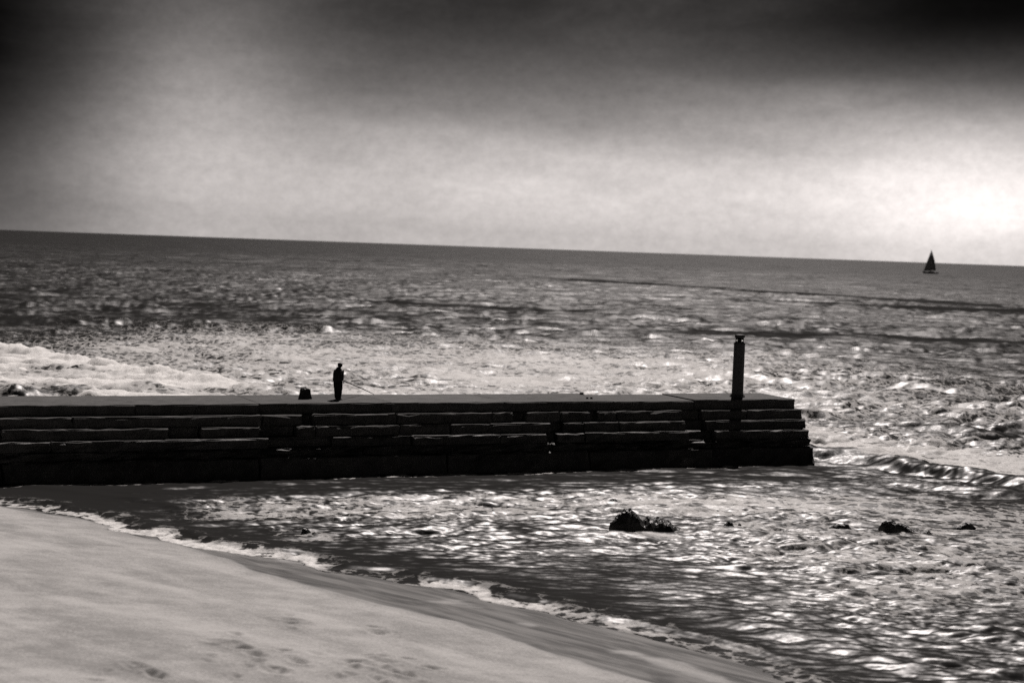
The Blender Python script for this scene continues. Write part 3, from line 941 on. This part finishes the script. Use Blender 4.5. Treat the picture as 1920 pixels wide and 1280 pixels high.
for sy in (1, -1):
    hip, kn, ank = legs[sy]
    bm = bmesh.new()
    prof = [(-0.075, 0.030, 0.075), (-0.05, 0.040, 0.095), (0.0, 0.043, 0.10), (0.06, 0.043, 0.075), (0.13, 0.047, 0.055), (0.185, 0.042, 0.04), (0.215, 0.022, 0.025)]
    rings = []
    for x, w, h in prof:
        rings.append([bm.verts.new((ank.x + x, ank.y + w * cx, 0.002 + h * cz)) for cx, cz in ((-1, 0), (-1.02, 0.35), (-0.7, 0.85), (0, 1), (0.7, 0.85), (1.02, 0.35), (1, 0))])
    for r0, r1 in zip(rings, rings[1:]):
        for k in range(7):
            j = (k + 1) % 7
            bm.faces.new((r0[k], r0[j], r1[j], r1[k]))
    bm.faces.new(rings[0]); bm.faces.new(rings[-1])
    from_bm('shoe', bm, M_SHOE, person, smooth=True)
# hair at nape and cap with a peak
bm = bmesh.new()
hc = P(0.082, 0, 1.635)
bmesh.ops.create_uvsphere(bm, u_segments=20, v_segments=12, radius=1.0,
                          matrix=Matrix.Translation(hc + P(-0.012, 0, -0.012)) @ Matrix.Rotation(R(22), 4, 'Y') @ Matrix.Diagonal((0.112, 0.100, 0.105, 1)))
bmesh.ops.delete(bm, geom=[v for v in bm.verts if v.co.x > 0.115 and v.co.z < 1.66], context='VERTS')
from_bm('hair', bm, M_HAIR, person, smooth=True)
bm = bmesh.new()
rings = []
for z, r, fx in ((-0.012, 1.0, 0), (0.02, 1.02, 0), (0.05, 0.97, 0), (0.075, 0.8, 0), (0.09, 0.5, 0), (0.096, 0.12, 0)):
    rings.append([bm.verts.new((0.126 * r * math.cos(2 * math.pi * k / 24), 0.112 * r * math.sin(2 * math.pi * k / 24), z)) for k in range(24)])
for r0, r1 in zip(rings, rings[1:]):
    for k in range(24):
        bm.faces.new((r0[k], r0[(k + 1) % 24], r1[(k + 1) % 24], r1[k]))
bm.faces.new(rings[-1]); bm.faces.new(rings[0][::-1])
capo = from_bm('cap', bm, M_JACKET, person, smooth=True, loc=hc + P(0, 0, 0.005), rot=(0, R(20), 0))
bm = bmesh.new()
top, bot = [], []
for k in range(13):
    a = R(-62 + 124 * k / 12)
    for lst, dz in ((top, 0.006), (bot, 0.0)):
        inner = bm.verts.new((0.108 * math.cos(a), 0.093 * math.sin(a), -0.006 + dz))
        ext = 0.075 * math.cos(a * 1.35)
        outer = bm.verts.new((0.108 * math.cos(a) + ext, 0.093 * math.sin(a) * 1.0, -0.022 + dz - 0.012 * abs(math.sin(a))))
        lst.append((inner, outer))
for lst in (top, bot):
    for (a, b), (c, d) in zip(lst, lst[1:]): bm.faces.new((a, b, d, c))
for (a, b), (c, d), (e, f), (h, i) in zip(top, top[1:], bot, bot[1:]):
    bm.faces.new((b, f, i, d)); bm.faces.new((a, c, h, e))
from_bm('peak', bm, M_JACKET, capo, smooth=False)

# ------------------------------------------------------------------ fishing rod (held: a thing of its own)
hw = person.matrix_basis.to_3x3() if False else Matrix.Rotation(PH, 3, 'Z')
base_w = Vector((-8.17, 76.72, 3.16))
hand_w = hw @ rod_hand + base_w
ax_w = (rod_end_w - hand_w).normalized()
rod = empty('fishing_rod', hand_w)
tag(rod, 'thin dark fishing rod held low and pointing seaward over the pier edge', 'fishing rod')
bm = bmesh.new()
pts = [ax_w * d + Vector((0, 0, -0.0 if d < 2.5 else -0.012 * (d - 2.5) ** 2)) for d in (-0.05, 0.5, 1.2, 2.0, 2.8, 3.6, 4.3)]
tube(bm, pts, [0.026, 0.028, 0.027, 0.025, 0.023, 0.020, 0.014], 8)
blank = from_bm('blank', bm, M_ROD, rod, smooth=True)
bm = bmesh.new()
tube(bm, [ax_w * d for d in (-0.42, -0.40, -0.2, -0.16, 0.1, 0.24, 0.27)], [0.014, 0.018, 0.017, 0.0145, 0.0155, 0.016, 0.012], 10)
from_bm('handle', bm, M_CORK, rod, smooth=True)
dn = (Vector((0, 0, -1)) - ax_w * (-ax_w.z)).normalized()
bm = bmesh.new()
sidev = ax_w.cross(dn)
tube(bm, [ax_w * 0.1 + dn * 0.012, ax_w * 0.1 + dn * 0.06], [0.007, 0.007], 8)
tube(bm, [ax_w * 0.06 + dn * 0.085, ax_w * 0.10 + dn * 0.085, ax_w * 0.12 + dn * 0.085, ax_w * 0.17 + dn * 0.085], [0.026, 0.030, 0.018, 0.026], 14)
reel = from_bm('reel', bm, M_STEEL, rod)
bm = bmesh.new()
tube(bm, [ax_w * 0.09 + dn * 0.085, ax_w * 0.09 + dn * 0.085 + sidev * 0.06, ax_w * 0.06 + dn * 0.12 + sidev * 0.065, ax_w * 0.06 + dn * 0.12 + sidev * 0.09], [0.005, 0.005, 0.005, 0.008], 8)
from_bm('crank', bm, M_STEEL, reel)
for d, r in ((0.9, 0.018), (1.5, 0.015), (2.1, 0.012), (2.7, 0.010), (3.3, 0.009), (3.9, 0.008)):
    bm = bmesh.new()
    cc = ax_w * d + dn * (0.014 + r)
    loop = [cc + (dn * math.cos(2 * math.pi * k / 12) + sidev * math.sin(2 * math.pi * k / 12)) * r for k in range(13)]
    tube(bm, loop, [0.0022] * 13, 5)
    from_bm('line_guide', bm, M_STEEL, rod)

# ------------------------------------------------------------------ bag on the deck
bag = empty('tackle_bag', (-9.70, 76.50, 3.165), R(14))
tag(bag, 'squat dark canvas bag with ragged open top on the pier behind the angler', 'bag')
bm = bmesh.new()
rgb = random.Random(3)
rings = []
nb = 28
for z, w, dpt in ((0.0, 0.30, 0.20), (0.03, 0.315, 0.21), (0.14, 0.29, 0.20), (0.28, 0.255, 0.175), (0.38, 0.245, 0.165), (0.46, 0.25, 0.165)):
    ring = []
    for k in range(nb):
        a = 2 * math.pi * k / nb
        ex = 0.55
        x = math.copysign(abs(math.cos(a)) ** ex, math.cos(a)) * w
        y = math.copysign(abs(math.sin(a)) ** ex, math.sin(a)) * dpt
        zz = z + (rgb.uniform(-0.08, 0.07) if z > 0.4 else rgb.uniform(-0.004, 0.004) * (z > 0.02))
        j = rgb.uniform(0.96, 1.04) if z > 0.02 else 1.0
        ring.append(bm.verts.new((x * j, y * j, zz)))
    rings.append(ring)
inner = [bm.verts.new((v.co.x * 0.9, v.co.y * 0.88, v.co.z - 0.01)) for v in rings[-1]]
low = [bm.verts.new((v.co.x * 0.88, v.co.y * 0.86, 0.33 + rgb.uniform(-.03, .03))) for v in rings[-1]]
rings += [inner, low]
for r0, r1 in zip(rings, rings[1:]):
    for k in range(nb):
        bm.faces.new((r0[k], r0[(k + 1) % nb], r1[(k + 1) % nb], r1[k]))
bm.faces.new(rings[0][::-1]); bm.faces.new(low)
from_bm('bag_body', bm, M_BAG, bag, smooth=True)
for sy in (-1, 1):
    bm = bmesh.new()
    tube(bm, [(-0.13, 0.172 * sy, 0.36), (-0.12, 0.18 * sy, 0.46), (-0.05, 0.15 * sy, 0.515), (0.05, 0.14 * sy, 0.51), (0.12, 0.175 * sy, 0.46), (0.13, 0.172 * sy, 0.36)], [0.012] * 6, 8)
    from_bm('handle', bm, M_BAG, bag, smooth=True)
bm = bmesh.new()
bmesh.ops.create_cube(bm, size=1.0, matrix=Matrix.Translation((0.02, -0.205, 0.15)) @ Matrix.Diagonal((0.30, 0.05, 0.18, 1)))
bmesh.ops.bevel(bm, geom=bm.edges[:], offset=0.015, segments=2, affect='EDGES')
from_bm('pocket', bm, M_BAG, bag)

# ------------------------------------------------------------------ small iron stubs on the deck
for (x, y), r, hh, lab in (((3.72, 84.15), 0.10, 0.10, 'small dark iron stub at the far edge of the pier deck'),
                           ((3.91, 81.78), 0.055, 0.08, 'left of two tiny dark iron stubs side by side on the pier deck'),
                           ((4.12, 81.86), 0.055, 0.08, 'right of two tiny dark iron stubs side by side on the pier deck')):
    bm = bmesh.new()
    lathe(bm, [(0, -0.03), (r * 1.5, -0.03), (r * 1.45, 0.012), (r, 0.02), (r * 0.85, hh * 0.55), (r * 1.25, hh * 0.75), (r * 1.2, hh * 0.95), (r * 0.6, hh), (0, hh)], 14)
    o = from_bm('iron_stub', bm, M_RUST, None, loc=(x, y, 3.165), rot=(R(3), R(-4), 0.4))
    tag(o, lab, 'iron stub', 'iron stubs on the pier deck')

# ------------------------------------------------------------------ rocks


def rock(loc, L, Wd, prof, seed, rz, label):
    """low jagged reef rock: prof gives the skyline height along its length"""
    nu, nv = max(26, int(L * 26)), 18
    nz = VNoise(seed, 64)
    U, Vv = np.meshgrid(np.linspace(-1, 1, nu), np.linspace(-1, 1, nv), indexing='ij')
    x = U * L / 2; 
    wid = Wd / 2 * np.sqrt(np.clip(1 - np.abs(U) ** 5, 0.0, 1)) * (0.75 + 0.5 * nz.at(U * 5 + 9, U * 0 + 3))
    y = Vv * wid + 0.12 * (nz.at(U * 4 + 30, U * 0) - 0.5)
    hgt = np.interp(U, np.linspace(-1, 1, len(prof)), prof)
    ri = 1 - np.abs(2 * nz.fbm(x * 2.6 + 7, y * 2.6 + 3, 3, 0.5) - 1)
    cells = np.floor(nz.at(x * 3.4 + 3, y * 3.4) * 3 + 0.5) / 3
    sec = np.clip(1 - np.abs(Vv) ** 4, 0, 1)
    z = hgt * sec * (0.62 + 0.32 * ri + 0.22 * cells) - 0.18 * (1 - sec) - 0.06
    x = x + 0.10 * (nz.fbm(U * 9, Vv * 5 + 20, 3) - 0.5) * min(L, 1.5)
    me = grid_mesh('reef_rock', x, y, z, None, {})
    o = link('reef_rock', me, M_ROCK, None, loc=loc, rot=(0, 0, rz))
    me.polygons.foreach_set('use_smooth', [False] * len(me.polygons))
    tag(o, label, 'rock', 'rocks breaking the surface in front of the pier')
    return o


rock((5.47, 62.1, -0.05), 2.95, 1.3, [0.30, 0.52, 0.74, 0.84, 0.82, 0.70, 0.44, 0.60, 0.46, 0.56, 0.38, 0.44, 0.26, 0.20, 0.08], 41, R(10), 'largest jagged black rock in the water, tall at its left end')
rock((8.72, 63.2, -0.05), 0.62, 0.45, [0.0, 0.2, 0.42, 0.3, 0.05], 42, R(5), 'small pointed black rock just right of the largest rock')
rock((9.22, 63.45, -0.05), 0.34, 0.3, [0.0, 0.26, 0.1], 43, R(5), 'tiny dark rock tip between the largest rock and the low round rock')
rock((13.2, 63.6, -0.05), 1.0, 0.6, [0.05, 0.24, 0.36, 0.32, 0.34, 0.10], 44, R(8), 'low round black rock in open water left of the sloping rock')
rock((15.78, 63.5, -0.05), 2.2, 0.7, [0.1, 0.42, 0.52, 0.44, 0.46, 0.32, 0.26, 0.22, 0.28, 0.08], 45, R(-30), 'dark rock sloping down to the right, second largest in the water')
rock((18.6, 65.3, -0.05), 0.95, 0.5, [0.05, 0.12, 0.20, 0.32, 0.26, 0.1], 46, R(0), 'small dark rock farthest right in the water')
rock((4.56, 68.6, -0.05), 0.55, 0.4, [0.0, 0.2, 0.3, 0.2, 0.0], 47, R(0), 'tiny rock tip nearest the pier, behind the largest rock')
rock((-7.12, 58.35, -0.05), 0.66, 0.4, [0.05, 0.38, 0.34, 0.16, 0.24, 0.05], 48, R(-12), 'small black rock by itself near the beach at left')

# ------------------------------------------------------------------ sailing boat far out
boat = empty('sailing_boat', (394.5, 1539.6, 0.0), R(-24))
tag(boat, 'distant sailing boat with raised sails on the horizon at right', 'sailing boat')
bm = bmesh.new()
rings = []
for x, w, zk, zs in ((-8.6, 0.05, 1.0, 2.1), (-7.5, 0.7, 0.1, 1.95), (-5, 1.6, -0.3, 1.75), (-1.5, 2.2, -0.5, 1.6), (2.5, 2.2, -0.45, 1.5), (6, 1.8, -0.2, 1.5), (8.2, 1.3, 0.4, 1.6)):
    rings.append([bm.verts.new((x, w * a, zk + (zs - zk) * b)) for a, b in ((0, 0), (0.55, 0.12), (0.92, 0.5), (1, 1), (0, 1.04), (-1, 1), (-0.92, 0.5), (-0.55, 0.12))])
for r0, r1 in zip(rings, rings[1:]):
    for k in range(8):
        bm.faces.new((r0[k], r0[(k + 1) % 8], r1[(k + 1) % 8], r1[k]))
bm.faces.new(rings[0]); bm.faces.new(rings[-1])
from_bm('hull', bm, M_HULL, boat)
bm = bmesh.new()
bmesh.ops.create_cube(bm, size=1.0, matrix=Matrix.Translation((0.6, 0, 1.95)) @ Matrix.Diagonal((5.5, 2.2, 0.8, 1)))
bmesh.ops.bevel(bm, geom=bm.edges[:], offset=0.25, segments=2, affect='EDGES')
from_bm('cabin', bm, M_HULL, boat)
bm = bmesh.new()
tube(bm, [(-0.6, 0, 1.5), (-0.5, 0, 24.2)], [0.16, 0.08], 8)
from_bm('mast', bm, M_HULL, boat)
bm = bmesh.new()
tube(bm, [(-0.6, 0, 3.2), (5.6, -0.5, 3.1)], [0.13, 0.1], 8)
from_bm('boom', bm, M_HULL, boat)


def sail(name, tack, head, clew, belly, mat, roach=0.0):
    bm = bmesh.new()
    n = 10
    tack, head, clew = Vector(tack), Vector(head), Vector(clew)
    nr = (head - tack).cross(clew - tack).normalized()
    rows = []
    for i in range(n + 1):
        u = i / n
        a = tack.lerp(head, u); b = clew.lerp(head, u) + (clew - tack).normalized() * roach * math.sin(math.pi * u)
        rows.append([a.lerp(b, j / n) + nr * belly * math.sin(math.pi * j / n) * (1 - u) ** 0.7 for j in range(n + 1)])
    vs = [[bm.verts.new(p) for p in r] for r in rows]
    for i in range(n):
        for j in range(n):
            bm.faces.new((vs[i][j], vs[i][j + 1], vs[i + 1][j + 1], vs[i + 1][j]))
    o = from_bm(name, bm, mat, boat, smooth=True)
    s = o.modifiers.new('thick', 'SOLIDIFY'); s.thickness = 0.04
    return o


sail('mainsail', (-0.4, 0, 3.4), (-0.35, 0, 23.8), (5.4, -0.5, 3.3), 0.6, M_SAIL, 0.9)
sail('jib', (-7.6, 0, 2.4), (-0.7, 0, 22.5), (0.6, -1.3, 2.9), 0.9, M_JIB)
boat.scale = (0.9, 0.9, 0.95)
